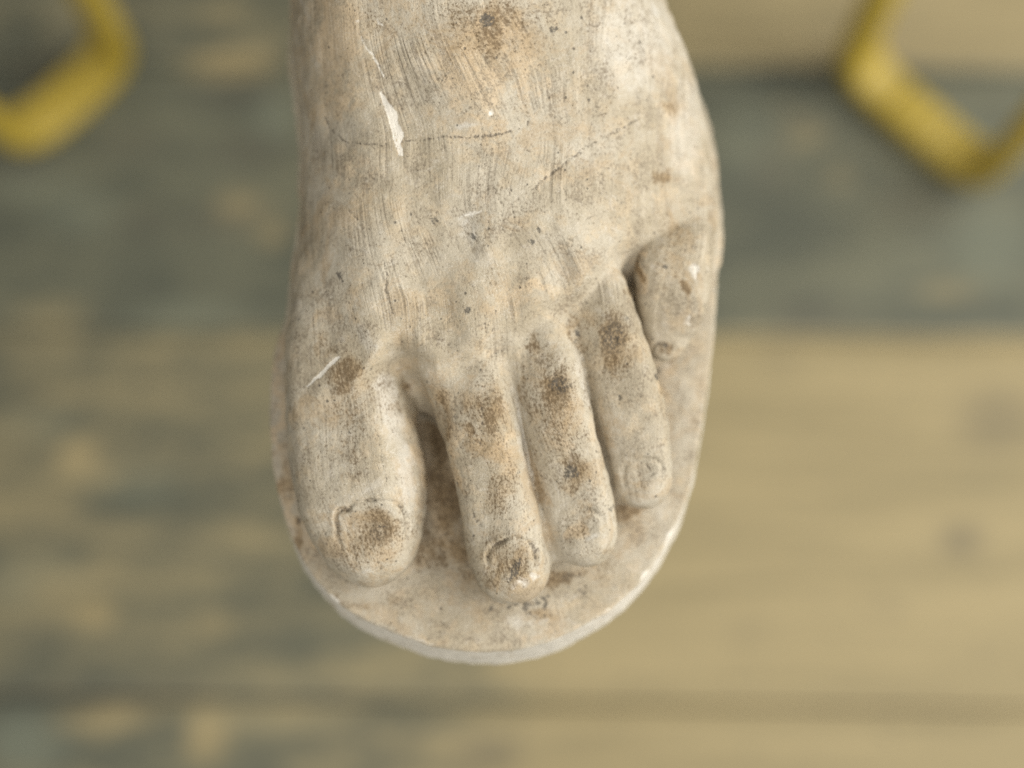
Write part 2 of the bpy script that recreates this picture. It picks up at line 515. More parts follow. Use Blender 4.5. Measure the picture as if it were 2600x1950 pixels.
PALE = [  # pale marks; long ridge strips and upper right paint in the lit slopes
    (1600, 120, 170, 180, 0, .55), (1740, 330, 60, 200, 5, .5), (985, 1010, 40, 190, -12, .65), (1030, 1200, 30, 150, -6, .6), (1330, 1100, 22, 190, -10, .6), (1480, 960, 18, 140, -14, .55),
    (1190, 585, 40, 46, 0, .5), (1185, 547, 30, 10, -15, .7), (1765, 690, 16, 26, 0, .9), (1750, 815, 12, 18, 0, .7), (1640, 1460, 18, 14, -30, 1.1), (1320, 1480, 20, 16, 0, .8), (1355, 1465, 14, 14, 0, .8),
    (930, 1455, 20, 12, -30, .9), (1248, 286, 12, 9, 0, 1.1), (1185, 318, 36, 10, 0, .6), (1660, 20, 16, 30, -20, .8), (850, 1521, 22, 10, 35, 1.1), (1700, 1365, 12, 22, 25, .7), (1590, 1518, 30, 10, -38, .6),
    (1330, 1650, 60, 8, -4, .6), (980, 1600, 50, 8, 20, .6), (1310, 1580, 40, 30, 0, .5), (1380, 1575, 14, 10, 0, .7), (930, 860, 26, 60, -20, .5), (1220, 650, 50, 40, 0, .4), (1500, 400, 120, 90, 0, .3),
    (1500, 1365, 26, 14, -20, .6), (940, 1235, 60, 26, 0, .3), (1700, 930, 40, 12, -35, .5), (1420, 700, 60, 40, -30, .35),
]
CHIP = [
    ([(915, 90, 1), (938, 130, 3.5), (958, 165, 4.5), (975, 200, 2)], .62),
    ([(968, 236, 4), (978, 262, 9), (994, 285, 13), (1002, 310, 11), (1014, 335, 15), (1016, 362, 6), (1020, 390, 5)], .9),
    ([(978, 262, 3), (1000, 340, 3), (1014, 392, 3)], 1.0),
    ([(783, 982, 2), (815, 950, 5.5), (845, 920, 6), (860, 905, 1.5)], 1.0),
    ([(1628, 1470, 6), (1650, 1452, 6)], 1.0), ([(1585, 1524, 4), (1602, 1512, 4)], .9), ([(844, 1515, 8), (858, 1528, 7)], 1.0),
    ([(1490, 1584, 2), (1520, 1566, 4), (1560, 1540, 3)], .62), ([(985, 1598, 2), (1060, 1625, 4), (1100, 1637, 2)], .65), ([(1320, 1649, 3), (1350, 1642, 5), (1410, 1622, 2)], .65),
    ([(1690, 1388, 3), (1700, 1362, 5), (1722, 1325, 3)], .75), ([(1180, 548, 4), (1200, 542, 6), (1222, 536, 3)], .62), ([(1246, 286, 6), (1252, 287, 5)], 1.0),
    ([(930, 1462, 5), (944, 1450, 6)], .7), ([(1316, 1478, 6), (1330, 1484, 5)], .5), ([(1352, 1464, 5), (1360, 1466, 4)], .5), ([(1750, 806, 4), (1748, 822, 4)], .7), ([(1764, 680, 5), (1768, 705, 5)], .7),
    ([(900, 57, 3), (912, 56, 4)], .6), ([(960, 58, 5), (972, 64, 3)], .6),
]
LINES = [
    ([(828, 298, 4), (832, 318, 3), (850, 342, 3.4), (880, 360, 3), (930, 368, 3), (985, 367, 2.4)], .9),
    ([(1020, 360, 2.6), (1110, 350, 2.4), (1130, 347, 4), (1155, 347, 4), (1180, 349, 2.4), (1240, 346, 4), (1280, 339, 4), (1325, 326, 2)], .95),
    ([(1340, 316, 5), (1342, 308, 3)], .8),
    ([(1622, 303, 2.4), (1575, 328, 4), (1520, 356, 2.4), (1480, 378, 3), (1464, 392, 5), (1430, 418, 4), (1400, 440, 4), (1350, 484, 2.4)], .9),
    ([(1610, 500, 2), (1550, 530, 2.4), (1480, 560, 1.6)], .45),
    ([(880, 530, 2), (905, 550, 4), (915, 575, 3.4), (932, 615, 2.4)], .7),
    ([(970, 662, 2.4), (985, 700, 4), (980, 735, 3), (990, 770, 5), (1000, 800, 3)], .8),
    ([(1065, 810, 3), (1066, 830, 3)], .6), ([(1055, 850, 3), (1058, 870, 3)], .6),
    ([(1176, 445, 0), (1230, 500, 0)], .0),
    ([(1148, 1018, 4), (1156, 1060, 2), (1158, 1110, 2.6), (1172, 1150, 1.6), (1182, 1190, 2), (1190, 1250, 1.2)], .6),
    ([(1195, 1295, 2), (1205, 1318, 5), (1222, 1334, 5)], .8),
    ([(948, 1075, 1.5), (962, 1115, 2.4), (970, 1160, 2.2), (975, 1200, 3), (983, 1222, 6), (990, 1238, 3)], .62),
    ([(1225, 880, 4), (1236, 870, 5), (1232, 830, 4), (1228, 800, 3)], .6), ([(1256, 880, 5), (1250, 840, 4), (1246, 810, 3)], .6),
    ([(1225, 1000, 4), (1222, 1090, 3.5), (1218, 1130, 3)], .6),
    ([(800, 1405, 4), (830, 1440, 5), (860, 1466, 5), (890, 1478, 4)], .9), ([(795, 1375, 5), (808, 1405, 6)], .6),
    ([(1430, 470, 2.4), (1436, 500, 2.4), (1441, 520, 2)], .7),
    ([(1270, 455, 3), (1298, 500, 3), (1305, 560, 3), (1295, 620, 2.5)], .55), ([(1250, 470, 3), (1275, 520, 3), (1276, 590, 2.5)], .5),
    ([(1285, 455, 3), (1312, 505, 3), (1330, 550, 3)], .5), ([(1235, 470, 3), (1243, 520, 3), (1238, 580, 2)], .5),
    ([(1640, 1180, 3), (1655, 1205, 5), (1664, 1200, 3)], .8), ([(1680, 1180, 4), (1686, 1215, 4), (1676, 1235, 4)], .6),
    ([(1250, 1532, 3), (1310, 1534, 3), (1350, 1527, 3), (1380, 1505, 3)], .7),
]
# nails: centre, half width, half height, turn
NAILS = [(942, 1345, 92, 78, -6), (1302, 1424, 62, 56, -6), (1487, 1348, 50, 50, -10), (1632, 1210, 50, 50, -10), (1686, 888, 26, 22, 20)]


def set_attr(me, name, vals):
    a = me.attributes.new(name, 'FLOAT', 'POINT')
    a.data.foreach_set('value', np.ascontiguousarray(vals, np.float32))


def build_mesh(name, V, Q, N, attrs, flow, mat, parent):
    me = bpy.data.meshes.new(name)
    me.vertices.add(len(V))
    me.vertices.foreach_set('co', np.ascontiguousarray(V * 0.001, np.float32).ravel())
    me.loops.add(Q.size)
    me.loops.foreach_set('vertex_index', np.ascontiguousarray(Q, np.int32).ravel())
    me.polygons.add(len(Q))
    me.polygons.foreach_set('loop_start', np.arange(0, Q.size, 4, dtype=np.int32))
    me.update(calc_edges=True)
    me.polygons.foreach_set('use_smooth', np.ones(len(Q), bool))
    for k, a in attrs.items():
        set_attr(me, k, a)
    fa = me.attributes.new('flow', 'FLOAT_VECTOR', 'POINT')
    fa.data.foreach_set('vector', np.ascontiguousarray(flow, np.float32).ravel())
    me.normals_split_custom_set_from_vertices(N.astype(np.float32).tolist())
    me.materials.append(mat)
    o = bpy.data.objects.new(name, me)
    col.objects.link(o)
    o.parent = parent
    return o


def marks(V, N):
    u, v = PX(V)
    s = 0.22 * np.exp(-((u - 1100) / 350) ** 2) - 0.10 * sstep(1550, 1750, u)
    s = np.maximum(s, 0.2 * sstep(700, 1050, v) * (u < 1680))
    wob = 60 * vnoise(V[:, 0] / 22, V[:, 1] / 22, V[:, 2] / 22) + 6 * vnoise(V[:, 0] / 8 + 3, V[:, 1] / 8, V[:, 2] / 8)
    fl = np.stack([u - s * (v - 975) + wob, v, V[:, 2] * 10], 1) * 0.1
    I = np.nonzero((N[:, 2] > -0.1) & (v > -120) & (v < 1750))[0]
    P, U, T = V[I], u[I], v[I]
    vis = sstep(-0.1, 0.35, N[I] @ UP * 0.5 + N[I, 2] * 0.6)
    j = 7 * vnoise(P[:, 0] / 1.7, P[:, 1] / 1.7, P[:, 2] / 1.7)
    j2 = 7 * vnoise(P[:, 0] / 1.7 + 9, P[:, 1] / 1.7 + 5, P[:, 2] / 1.7)
    b1 = 46 * vnoise(P[:, 0] / 5, P[:, 1] / 5, P[:, 2] / 5)
    b2 = 46 * vnoise(P[:, 0] / 5 + 5, P[:, 1] / 5 + 2, P[:, 2] / 5)
    a = dict(brown=blobs(U + j * 2.5 + b1, T + j2 * 2.5 + b2, BROWN), dark=blobs(U + j * 1.5, T + j2 * 1.5, DARK), ochre=blobs(U + j * 4 + b1 * 1.5, T + j2 * 4 + b2 * 1.5, OCHRE),
             pale=blobs(U + j * 3, T + j2 * 3, PALE), chip_and_rim_light=strokes(U + j * 1.1, T + j2 * 1.1, CHIP), line=.72 * strokes(U + j * .9, T + j2 * .9, LINES))
    wn = vnoise(P[:, 0] / 14 + 2, P[:, 1] / 14, P[:, 2] / 14)
    a['streak'] = np.clip((1 - .4 * sstep(820, 1000, T)) * (.75 + 1.1 * wn), 0, 1.2)
    out = {}
    for k, q in a.items():
        f = np.zeros(len(V))
        f[I] = q * vis
        out[k] = f
    return u, v, out, fl


# ------------------------------------------------------------------ materials
class NT:
    def __init__(s, name):
        s.m = bpy.data.materials.new(name)
        s.m.use_nodes = True
        s.t = s.m.node_tree
        s.b = s.t.nodes['Principled BSDF']

    def n(s, typ, **kw):
        nd = s.t.nodes.new(typ)
        for k, v in kw.items():
            if k.startswith('i_'):
                key = k[2:]
                nd.inputs[int(key) if key.isdigit() else key.replace('_', ' ')].default_value = v
            else:
                setattr(nd, k, v)
        return nd

    def l(s, a, b):
        s.t.links.new(a, b)

    def val(s, nd, i, v):
        if hasattr(v, 'node'):
            s.l(v, nd.inputs[i])
        else:
            nd.inputs[i].default_value = v

    def math(s, op, a, b=0.0, c=0.0, clamp=False):
        nd = s.n('ShaderNodeMath', operation=op, use_clamp=clamp)
        for i, v in enumerate((a, b, c)):
            s.val(nd, i, v)
        return nd.outputs[0]

    def mix(s, f, a, b):
        nd = s.n('ShaderNodeMix', data_type='RGBA')
        s.val(nd, 0, f)
        s.val(nd, 6, a)
        s.val(nd, 7, b)
        return nd.outputs[2]

    def ramp(s, v, lo, hi, a=0.0, b=1.0):
        nd = s.n('ShaderNodeMapRange', interpolation_type='SMOOTHSTEP')
        s.val(nd, 0, v)
        for i, q in enumerate((lo, hi, a, b)):
            s.val(nd, i + 1, q)
        return nd.outputs[0]

    def noise(s, vec, scale, detail=3, rough=0.55, dist=0.0):
        nd = s.n('ShaderNodeTexNoise')
        s.l(vec, nd.inputs['Vector'])
        nd.inputs['Scale'].default_value = scale
        nd.inputs['Detail'].default_value = detail
        nd.inputs['Roughness'].default_value = rough
        nd.inputs['Distortion'].default_value = dist
        return nd.outputs['Fac']

    def attr(s, name, vec=False):
        nd = s.n('ShaderNodeAttribute', attribute_name=name)
        return nd.outputs['Vector' if vec else 'Fac']

    def vmul(s, v, k):
        nd = s.n('ShaderNodeVectorMath', operation='MULTIPLY')
        s.l(v, nd.inputs[0])
        nd.inputs[1].default_value = k
        return nd.outputs[0]


def plaster():
    t = NT('old_plaster')
    obj = t.n('ShaderNodeTexCoord').outputs['Object']
    mm = t.vmul(obj, (1000, 1000, 1000))
    flow = t.attr('flow', True)
    big = t.noise(mm, 0.035, 3, 0.6)
    mid = t.noise(mm, 0.16, 4, 0.65)
    mid2 = t.noise(t.vmul(mm, (1, 1, 1.0)), 0.33, 4, 0.7, 0.4)
    fine = t.noise(mm, 1.9, 3, 0.7)
    pep = t.noise(mm, 3.6, 2, 0.6)
    # base tone
    c = t.mix(t.ramp(big, .38, .62), (.385, .327, .236, 1), (.455, .403, .316, 1))
    c = t.mix(t.math('MULTIPLY', t.ramp(mid, .50, .66), .5), c, (.51, .405, .27, 1))
    c = t.mix(t.math('MULTIPLY', t.ramp(mid2, .55, .70), .35), c, (.58, .535, .465, 1))
    wear = t.noise(mm, 0.075, 5, 0.72, 0.6)
    c = t.mix(t.math('MULTIPLY', t.ramp(wear, .50, .62), .55), c, (.40, .30, .185, 1))
    c = t.mix(t.math('MULTIPLY', t.ramp(wear, .40, .30), .45), c, (.56, .51, .435, 1))
    # worn away patina showing ochre ground
    och = t.math('ADD', t.attr('ochre'), t.math('MULTIPLY', t.math('SUBTRACT', mid2, .5), 1.5))
    och = t.math('MULTIPLY', t.ramp(och, .25, .75), t.ramp(t.attr('ochre'), .02, .3))
    c = t.mix(t.math('MULTIPLY', och, .65), c, (.54, .41, .26, 1))
    # pale patches; lit ridges and right-hand slopes are painted in too
    pal = t.math('ADD', t.attr('pale'), t.math('MULTIPLY', t.math('SUBTRACT', mid2, .5), .55))
    pal = t.math('MULTIPLY', t.ramp(pal, .15, .85), t.ramp(t.attr('pale'), .02, .3))
    c = t.mix(t.math('MULTIPLY', pal, .7), c, (.60, .57, .515, 1))
    # scraped streaks that follow the form
    sv = t.vmul(flow, (1.0, 0.030, 0.04))
    st1 = t.noise(sv, 1.05, 1, 0.5, 0.1)
    st2 = t.noise(t.vmul(flow, (1.0, 0.028, 0.05)), 1.7, 1, 0.5, 0.1)
    stm = t.ramp(t.noise(mm, 0.085, 3, 0.65), .36, .60)
    stm = t.math('MULTIPLY', stm, t.math('MULTIPLY', t.attr('streak'), t.math('SUBTRACT', 1.0, t.math('MULTIPLY', t.attr('pale'), .9), clamp=True)))
    s1 = t.math('MULTIPLY', t.ramp(st1, .575, .665), t.math('MULTIPLY_ADD', stm, .95, .05))
    s2 = t.math('MULTIPLY', t.ramp(st2, .56, .66), t.math('MULTIPLY_ADD', stm, .8, .1))
    sl = t.math('MULTIPLY', t.ramp(st1, .30, .40, 1, 0), stm)
    c = t.mix(t.math('MULTIPLY', sl, .35), c, (.66, .585, .47, 1))
    keep = t.ramp(fine, .34, .60, .12, 1)
    c = t.mix(t.math('MULTIPLY', t.math('MULTIPLY', t.math('MAXIMUM', s1, s2), keep), .66), c, (.165, .132, .095, 1))
    # pepper of dust
    dm = t.math('SUBTRACT', t.noise(mm, 0.11, 3, 0.65), .5)
    pa = t.noise(mm, 1.25, 3, 0.75)
    pb = t.noise(t.vmul(flow, (1.0, 0.45, 1.0)), 2.3, 2, 0.7)
    th = t.math('MULTIPLY', dm, .55)
    p = t.ramp(t.math('ADD', pa, th), .56, .70)
    c = t.mix(t.math('MULTIPLY', p, .64), c, (.23, .183, .128, 1))
    p = t.ramp(t.math('ADD', pa, t.math('MULTIPLY', th, .5)), .645, .71)
    c = t.mix(t.math('MULTIPLY', p, .9), c, (.115, .092, .068, 1))
    p = t.ramp(t.math('ADD', pb, th), .55, .68)
    c = t.mix(t.math('MULTIPLY', p, .62), c, (.19, .15, .105, 1))
    p = t.ramp(t.math('SUBTRACT', pep, th), .56, .72)
    c = t.mix(t.math('MULTIPLY', p, .35), c, (.74, .70, .63, 1))
    # stains, plus painted shade below toe tips and at the gap top
    br = t.attr('brown')
    sp = t.math('ADD', t.math('SUBTRACT', pa, .5), t.math('SUBTRACT', pb, .5))
    brn = t.math('ADD', br, t.math('MULTIPLY_ADD', t.math('SUBTRACT', st2, .5), .8, t.math('MULTIPLY', sp, 1.95)))
    brn = t.math('MULTIPLY', t.ramp(brn, .30, .95), t.ramp(br, .03, .3))
    c = t.mix(t.math('MULTIPLY', t.ramp(t.math('MULTIPLY_ADD', t.math('SUBTRACT', wear, .5), 1.6, br), .1, 1.0), .62), c, (.29, .19, .085, 1))
    c = t.mix(t.math('MULTIPLY', brn, .8), c, (.13, .085, .042, 1))
    dk = t.attr('dark')
    dkn = t.math('ADD', dk, t.math('MULTIPLY', sp, 1.6))
    dkn = t.math('MULTIPLY', t.ramp(dkn, .25, .75), t.ramp(dk, .03, .25))
    c = t.mix(t.math('MULTIPLY', dkn, .85), c, (.085, .075, .062, 1))
    # pits
    hgt = []
    for sc_, rr, keepf in ((0.21, .20, .62), (0.5, .17, .60)):
        vo = t.n('ShaderNodeTexVoronoi', feature='F1')
        t.l(mm, vo.inputs['Vector'])
        vo.inputs['Scale'].default_value = sc_
        sep = t.n('ShaderNodeSeparateColor')
        t.l(vo.outputs['Color'], sep.inputs[0])
        rad = t.math('MULTIPLY_ADD', t.math('POWER', sep.outputs[0], 3.0), rr * sc_ * 2.3, .10 * sc_)
        on = t.math('GREATER_THAN', sep.outputs[1], keepf)
        pit = t.math('MULTIPLY', on, t.math('SUBTRACT', 1.0, t.math('SMOOTH_MIN', t.math('DIVIDE', vo.outputs['Distance'], rad), 1.0, .3), clamp=True))
        pit = t.ramp(pit, .0, .5)
        hgt.append(pit)
        c = t.mix(t.math('MULTIPLY', pit, .72), c, (.10, .085, .07, 1))
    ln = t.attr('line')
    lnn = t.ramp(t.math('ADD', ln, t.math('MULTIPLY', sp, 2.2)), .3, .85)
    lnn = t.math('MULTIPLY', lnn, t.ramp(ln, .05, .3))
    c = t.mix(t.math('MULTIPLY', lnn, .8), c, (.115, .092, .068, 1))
    ch = t.ramp(t.math('MULTIPLY_ADD', t.math('SUBTRACT', fine, .5), 1.3, t.attr('chip_and_rim_light')), .3, .75)
    ch = t.math('MULTIPLY', ch, t.ramp(t.attr('chip_and_rim_light'), .05, .3))
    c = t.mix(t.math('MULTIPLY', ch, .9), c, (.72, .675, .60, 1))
    t.l(c, t.b.inputs['Base Color'])
    t.b.inputs['Roughness'].default_value = .62
    t.b.inputs['Specular IOR Level'].default_value = .35
    # relief (mm)
    h = t.math('MULTIPLY', mid2, .22)
    h = t.math('MULTIPLY_ADD', pa, -.34, h)
    h = t.math('MULTIPLY_ADD', t.ramp(st1, .45, .72), t.math('MULTIPLY', stm, -.2), h)
    for q in hgt:
        h = t.math('MULTIPLY_ADD', q, -.35, h)
    h = t.math('MULTIPLY_ADD', ln, -.10, h)
    bp = t.n('ShaderNodeBump')
    bp.inputs['Strength'].default_value = .8
    bp.inputs['Distance'].default_value = .001
    t.l(h, bp.inputs['Height'])
    t.l(bp.outputs[0], t.b.inputs['Normal'])
    return t.m


def paint_yellow():
    t = NT('yellow_paint')
    obj = t.n('ShaderNodeTexCoord').outputs['Object']
    n1 = t.noise(obj, 60, 4, .6)
    n2 = t.noise(obj, 14, 3, .6)
    c = t.mix(t.ramp(n2, .35, .65), (.35, .255, .03, 1), (.41, .305, .055, 1))
    c = t.mix(t.math('MULTIPLY', t.ramp(n1, .62, .75), .6), c, (.22, .16, .06, 1))
    t.l(c, t.b.inputs['Base Color'])
    t.b.inputs['Roughness'].default_value = .5
    return t.m


def floor_wood():
    t = NT('worn_painted_wood')
    obj = t.n('ShaderNodeTexCoord').outputs['Object']
    gr = t.noise(t.vmul(obj, (6, 90, 20)), 1.0, 4, .6, .4)
    mo = t.noise(t.vmul(obj, (.42, 1, 1)), 26, 5, .7)
    fi = t.noise(obj, 160, 3, .6)
    bare = t.attr('bare')
    f = t.math('ADD', bare, t.math('MULTIPLY', t.math('SUBTRACT', mo, .5), 1.1))
    f = t.math('MULTIPLY_ADD', t.math('SUBTRACT', gr, .5), .35, f)
    wood = t.mix(t.ramp(gr, .35, .65), (.255, .206, .106, 1), (.325, .26, .135, 1))
    pnt = t.mix(t.ramp(mo, .35, .65), (.078, .083, .06, 1), (.132, .131, .087, 1))
    pnt = t.mix(t.math('MULTIPLY', t.attr('cool'), .55), pnt, (.19, .205, .15, 1))
    c = t.mix(t.ramp(f, .2, .8), pnt, wood)
    c = t.mix(t.math('MULTIPLY', t.ramp(fi, .58, .72), .35), c, (.08, .07, .05, 1))
    c = t.mix(t.math('MULTIPLY', t.attr('stain'), .75), c, (.085, .075, .055, 1))
    t.l(c, t.b.inputs['Base Color'])
    t.b.inputs['Roughness'].default_value = .65
    bp = t.n('ShaderNodeBump')
    bp.inputs['Strength'].default_value = .4
    bp.inputs['Distance'].default_value = .002
    t.l(gr, bp.inputs['Height'])
    t.l(bp.outputs[0], t.b.inputs['Normal'])
    return t.m


def plain(name, rgb, rough):
    t = NT(name)
    obj = t.n('ShaderNodeTexCoord').outputs['Object']
    n1 = t.noise(obj, 30, 4, .6)
    c = t.mix(t.ramp(n1, .3, .7), tuple(q * .7 for q in rgb) + (1,), tuple(rgb) + (1,))
    t.l(c, t.b.inputs['Base Color'])
    t.b.inputs['Roughness'].default_value = rough
    return t.m


M_PLASTER, M_YELLOW, M_WOOD = plaster(), paint_yellow(), floor_wood()
M_STEEL = plain('dark_steel', (.05, .05, .05), .5)
M_DIRT = plain('floor_dirt', (.035, .03, .022), .9)


def tag(o, label=None, cat=None, group=None, kind=None):
    for k, v in (('label', label), ('category', cat), ('group', group), ('kind', kind)):
        if v:
            o[k] = v
    return o


def empty(name, loc=(0, 0, 0)):
    e = bpy.data.objects.new(name, None)
    e.empty_display_size = 0.02
    col.objects.link(e)
    e.location = loc
    return e


# ------------------------------------------------------------------ floor of planks
FLOOR_Z = -390.0
YAW = R(-0.75)
ca, sa = math.cos(YAW), math.sin(YAW)
floor_me = bpy.data.meshes.new('floor')
s_ = 1.7
floor_me.from_pydata([(-s_, -s_, 0), (s_, -s_, 0), (s_, s_, 0), (-s_, s_, 0)], [], [(0, 1, 2, 3)])
floor_me.materials.append(M_DIRT)
floor = bpy.data.objects.new('floor', floor_me)
col.objects.link(floor)
floor.location = (0, 0, FLOOR_Z * .001 - .022)
tag(floor, 'worn wooden plank floor with flaking grey green paint', kind='structure')

FB = [(260, 1830, 170, 40, .95), (520, 1870, 60, 90, .95), (200, 1150, 50, 45, 1.0), (245, 1560, 60, 55, .9), (545, 1590, 70, 60, .75), (590, 160, 130, 40, .95),
      (600, 520, 80, 50, .6), (380, 930, 110, 60, .6), (2050, 320, 80, 60, .6), (2130, 440, 60, 50, .5), (700, 600, 60, 60, .65), (150, 800, 180, 40, .6),
      (600, 880, 180, 60, .55), (2420, 740, 120, 40, .6), (2250, 800, 160, 30, .5), (150, 60, 200, 80, .45), (560, 40, 100, 50, .6), (1990, 270, 60, 40, .5)]
FS = [(2440, 1370, 60, 50, .75), (2530, 1060, 110, 90, .5), (1240, 1920, 90, 50, .6), (300, 1762, 420, 24, .5), (800, 1770, 300, 22, .4), (2300, 1790, 500, 22, .3), (580, 560, 140, 40, .45), (360, 560, 90, 40, .4), (600, 235, 120, 30, .6), (120, 180, 110, 60, .5),
      (1980, 900, 60, 60, .2), (80, 430, 110, 30, .4), (330, 360, 90, 40, .4), (1950, 420, 60, 80, .4), (2050, 800, 110, 50, .45), (2250, 1540, 60, 40, .2), (1900, 1600, 60, 40, .2),
      (640, 380, 110, 40, .5), (2330, 520, 120, 60, .4)]
FC = [(90, 1480, 140, 80, .8), (700, 300, 60, 70, .9), (1900, 350, 90, 120, .5), (100, 470, 120, 60, .6), (60, 1890, 120, 90, 1.0), (480, 800, 160, 40, .6), (2520, 620, 120, 120, .7), (350, 1230, 120, 60, .5),
      (200, 540, 120, 60, .6), (2420, 330, 100, 50, .8), (100, 1080, 120, 50, .6), (700, 1800, 200, 60, .4)]


def plank_fields(P):
    u, v = PX(P)
    # tongue of boards: which parts lost their paint
    b = np.full_like(u, .3)
    right = sstep(1500, 1800, u)
    b = np.where(v < 175 + (u - 2100) * .02, .34 * (1 - right) + .95 * right, b)
    mid = (v >= 175 + (u - 2100) * .02) & (v < 845)
    b = np.where(mid, .07 + .12 * sstep(300, 900, v) * (u < 1300), b)
    low = (v >= 845) & (v < 1788)
    b = np.where(low, .42 + .48 * sstep(900, 1900, u + (v - 1300) * .1), b)
    b = np.where(v >= 1788, .38 + .50 * sstep(400, 2000, u), b)
    out = (u < -300) | (u > 2900) | (v < -250) | (v > 2200)
    b = np.where(out, .4, b)
    for (cx, cy, rx, ry, a) in FB:
        q = np.hypot((u - cx) / rx, (v - cy) / ry)
        b = np.maximum(b, a * .85 * (1 - sstep(.2, 1.7, q)))
    st = np.zeros_like(u)
    for (cx, cy, rx, ry, a) in FS:
        q = np.hypot((u - cx) / rx, (v - cy) / ry)
        st = np.maximum(st, a * (1 - sstep(.3, 1.4, q)))
    co = np.zeros_like(u)
    for (cx, cy, rx, ry, a) in FC:
        q = np.hypot((u - cx) / rx, (v - cy) / ry)
        co = np.maximum(co, a * (1 - sstep(.3, 1.4, q)))
    return b, st, co


def floor_y(py):
    p = W(1300.0, float(py), FLOOR_Z)
    return (p[0] * -sa + p[1] * ca)


seams = [floor_y(q) for q in (1786, 848, 172)]
w0 = 175.0
ys = [seams[0] - 5 * w0 + k * w0 for k in range(5)] + seams + [seams[2] + 165.0 * k for k in range(1, 9)]
GAPS = {seams[0]: 0.8, seams[1]: 0.5, seams[2]: 0.8}
for k, (y0, y1) in enumerate(zip(ys[:-1], ys[1:])):
    nx, ny = 240, max(8, int((y1 - y0) / 6))
    X = np.linspace(-1100, 1100, nx + 1)
    ga, gb = GAPS.get(y0, 1.5), GAPS.get(y1, 1.5)
    Y = np.linspace(y0 + ga, y1 - gb, ny + 1)
    gx, gy = np.meshgrid(X, Y, indexing='ij')
    edge = np.minimum(gy - y0 - ga, y1 - gb - gy)
    gz = np.where(edge < .5, -2.0, 0.0) + 0.8 * vnoise(gx / 120, gy / 40, 0 * gx + k * 3.3)
    P = np.stack([gx * ca - gy * sa, gx * sa + gy * ca, gz + FLOOR_Z], -1).reshape(-1, 3)
    i, j = np.meshgrid(np.arange(nx), np.arange(ny), indexing='ij')
    a = (i * (ny + 1) + j).ravel()
    q = np.stack([a, a + ny + 1, a + ny + 2, a + 1], 1)
    # side skirts
    n0 = len(P)
    ring = np.r_[np.arange(nx + 1) * (ny + 1), nx * (ny + 1) + np.arange(1, ny + 1),
                 (np.arange(nx - 1, -1, -1)) * (ny + 1) + ny, np.arange(ny - 1, 0, -1)]
    low = P[ring].copy()
    low[:, 2] = FLOOR_Z - 20.0
    m = len(ring)
    r2 = np.roll(np.arange(m), -1)
    sk = np.stack([ring, n0 + np.arange(m), n0 + r2, ring[r2]], 1)
    P = np.concatenate([P, low])
    me = bpy.data.meshes.new('plank')
    off = np.array((0, 0, FLOOR_Z - 22.0))
    me.from_pydata(((P - off) * .001).tolist(), [], np.concatenate([q, sk]).tolist())
    b, st, co = plank_fields(P)
    set_attr(me, 'bare', b)
    set_attr(me, 'stain', st)
    set_attr(me, 'cool', co)
    me.materials.append(M_WOOD)
    o = bpy.data.objects.new('plank', me)
    col.objects.link(o)
    o.parent = floor


# ------------------------------------------------------------------ yellow bent-tube frames
def strip(name, pts, wide, thick, axis, mat, parent, origin=(0, 0, 0), seg=20):
    """bent flat bar with rounded edges; axis is the direction of its width"""
    pts = np.asarray(pts, float) - np.asarray(origin, float)
    V, Fc = [], []
    T = np.gradient(pts, axis=0)
    T /= np.linalg.norm(T, axis=1, keepdims=True)
    for p, t in zip(pts, T):
        w = axis - t * (axis @ t)
        w /= np.linalg.norm(w)
        bi = np.cross(t, w)
        for s in range(seg):
            a = 2 * math.pi * s / seg
            c, q = math.cos(a), math.sin(a)
            V.append((p + wide * math.copysign(abs(c) ** .45, c) * w + thick * math.copysign(abs(q) ** .45, q) * bi) * .001)
    for i in range(len(pts) - 1):
        for s in range(seg):
            s2 = (s + 1) % seg
            Fc.append((i * seg + s, i * seg + s2, (i + 1) * seg + s2, (i + 1) * seg + s))
    Fc.append(tuple(range(seg))[::-1])
    Fc.append(tuple((len(pts) - 1) * seg + s for s in range(seg)))
    me = bpy.data.meshes.new(name)
    me.from_pydata([tuple(v) for v in V], [], Fc)
    for p in me.polygons:
        p.use_smooth = len(p.vertices) == 4
    me.materials.append(mat)
    o = bpy.data.objects.new(name, me)
    col.objects.link(o)
    o.parent = parent
    return o


def bend(corners, rad, n=7):
    """polyline with rounded corners"""
    c = [np.asarray(q, float) for q in corners]
    out = [c[0]]
    for a, b, d in zip(c[:-2], c[1:-1], c[2:]):
        u, v = (a - b) / np.linalg.norm(a - b), (d - b) / np.linalg.norm(d - b)
        for t in np.linspace(0, 1, n):
            out.append((1 - t) ** 2 * (b + u * rad) + 2 * t * (1 - t) * b + t * t * (b + v * rad))
    out.append(c[-1])
    return np.array(out)


TW, TH = 15.0, 7.0


def frame(name, p0, p1, label, lean0, lean1, height=440.0):
    a, b = W(*p0, FLOOR_Z + TH), W(*p1, FLOOR_Z + TH)
    base = (a + b) / 2
    base[2] = FLOOR_Z
    root = empty(name, base * .001)
    tag(root, label, 'furniture frame', 'yellow bent bar frames on the floor')
    up0, up1 = a + np.array((lean0[0], lean0[1], height)), b + np.array((lean1[0], lean1[1], height))
    d = (b - a) / np.linalg.norm(b - a)
    w = np.cross(d, (0, 0, 1.0))
    m0, m1 = a + d * 34, b - d * 34
    kw = dict(mat=M_YELLOW, parent=root, origin=base)
    strip('floor_bar', np.linspace(m0, m1, 8), TW, TH, w, **kw)
    strip('upright', bend([m0, a, up0], 30), TW, TH, w, **kw)
    strip('upright', bend([m1, b, up1], 30), TW, TH, w, **kw)
    strip('top_bar', np.linspace(up0 - d * TH, up1 + d * TH, 6), TW, TH, w, **kw)
    return root


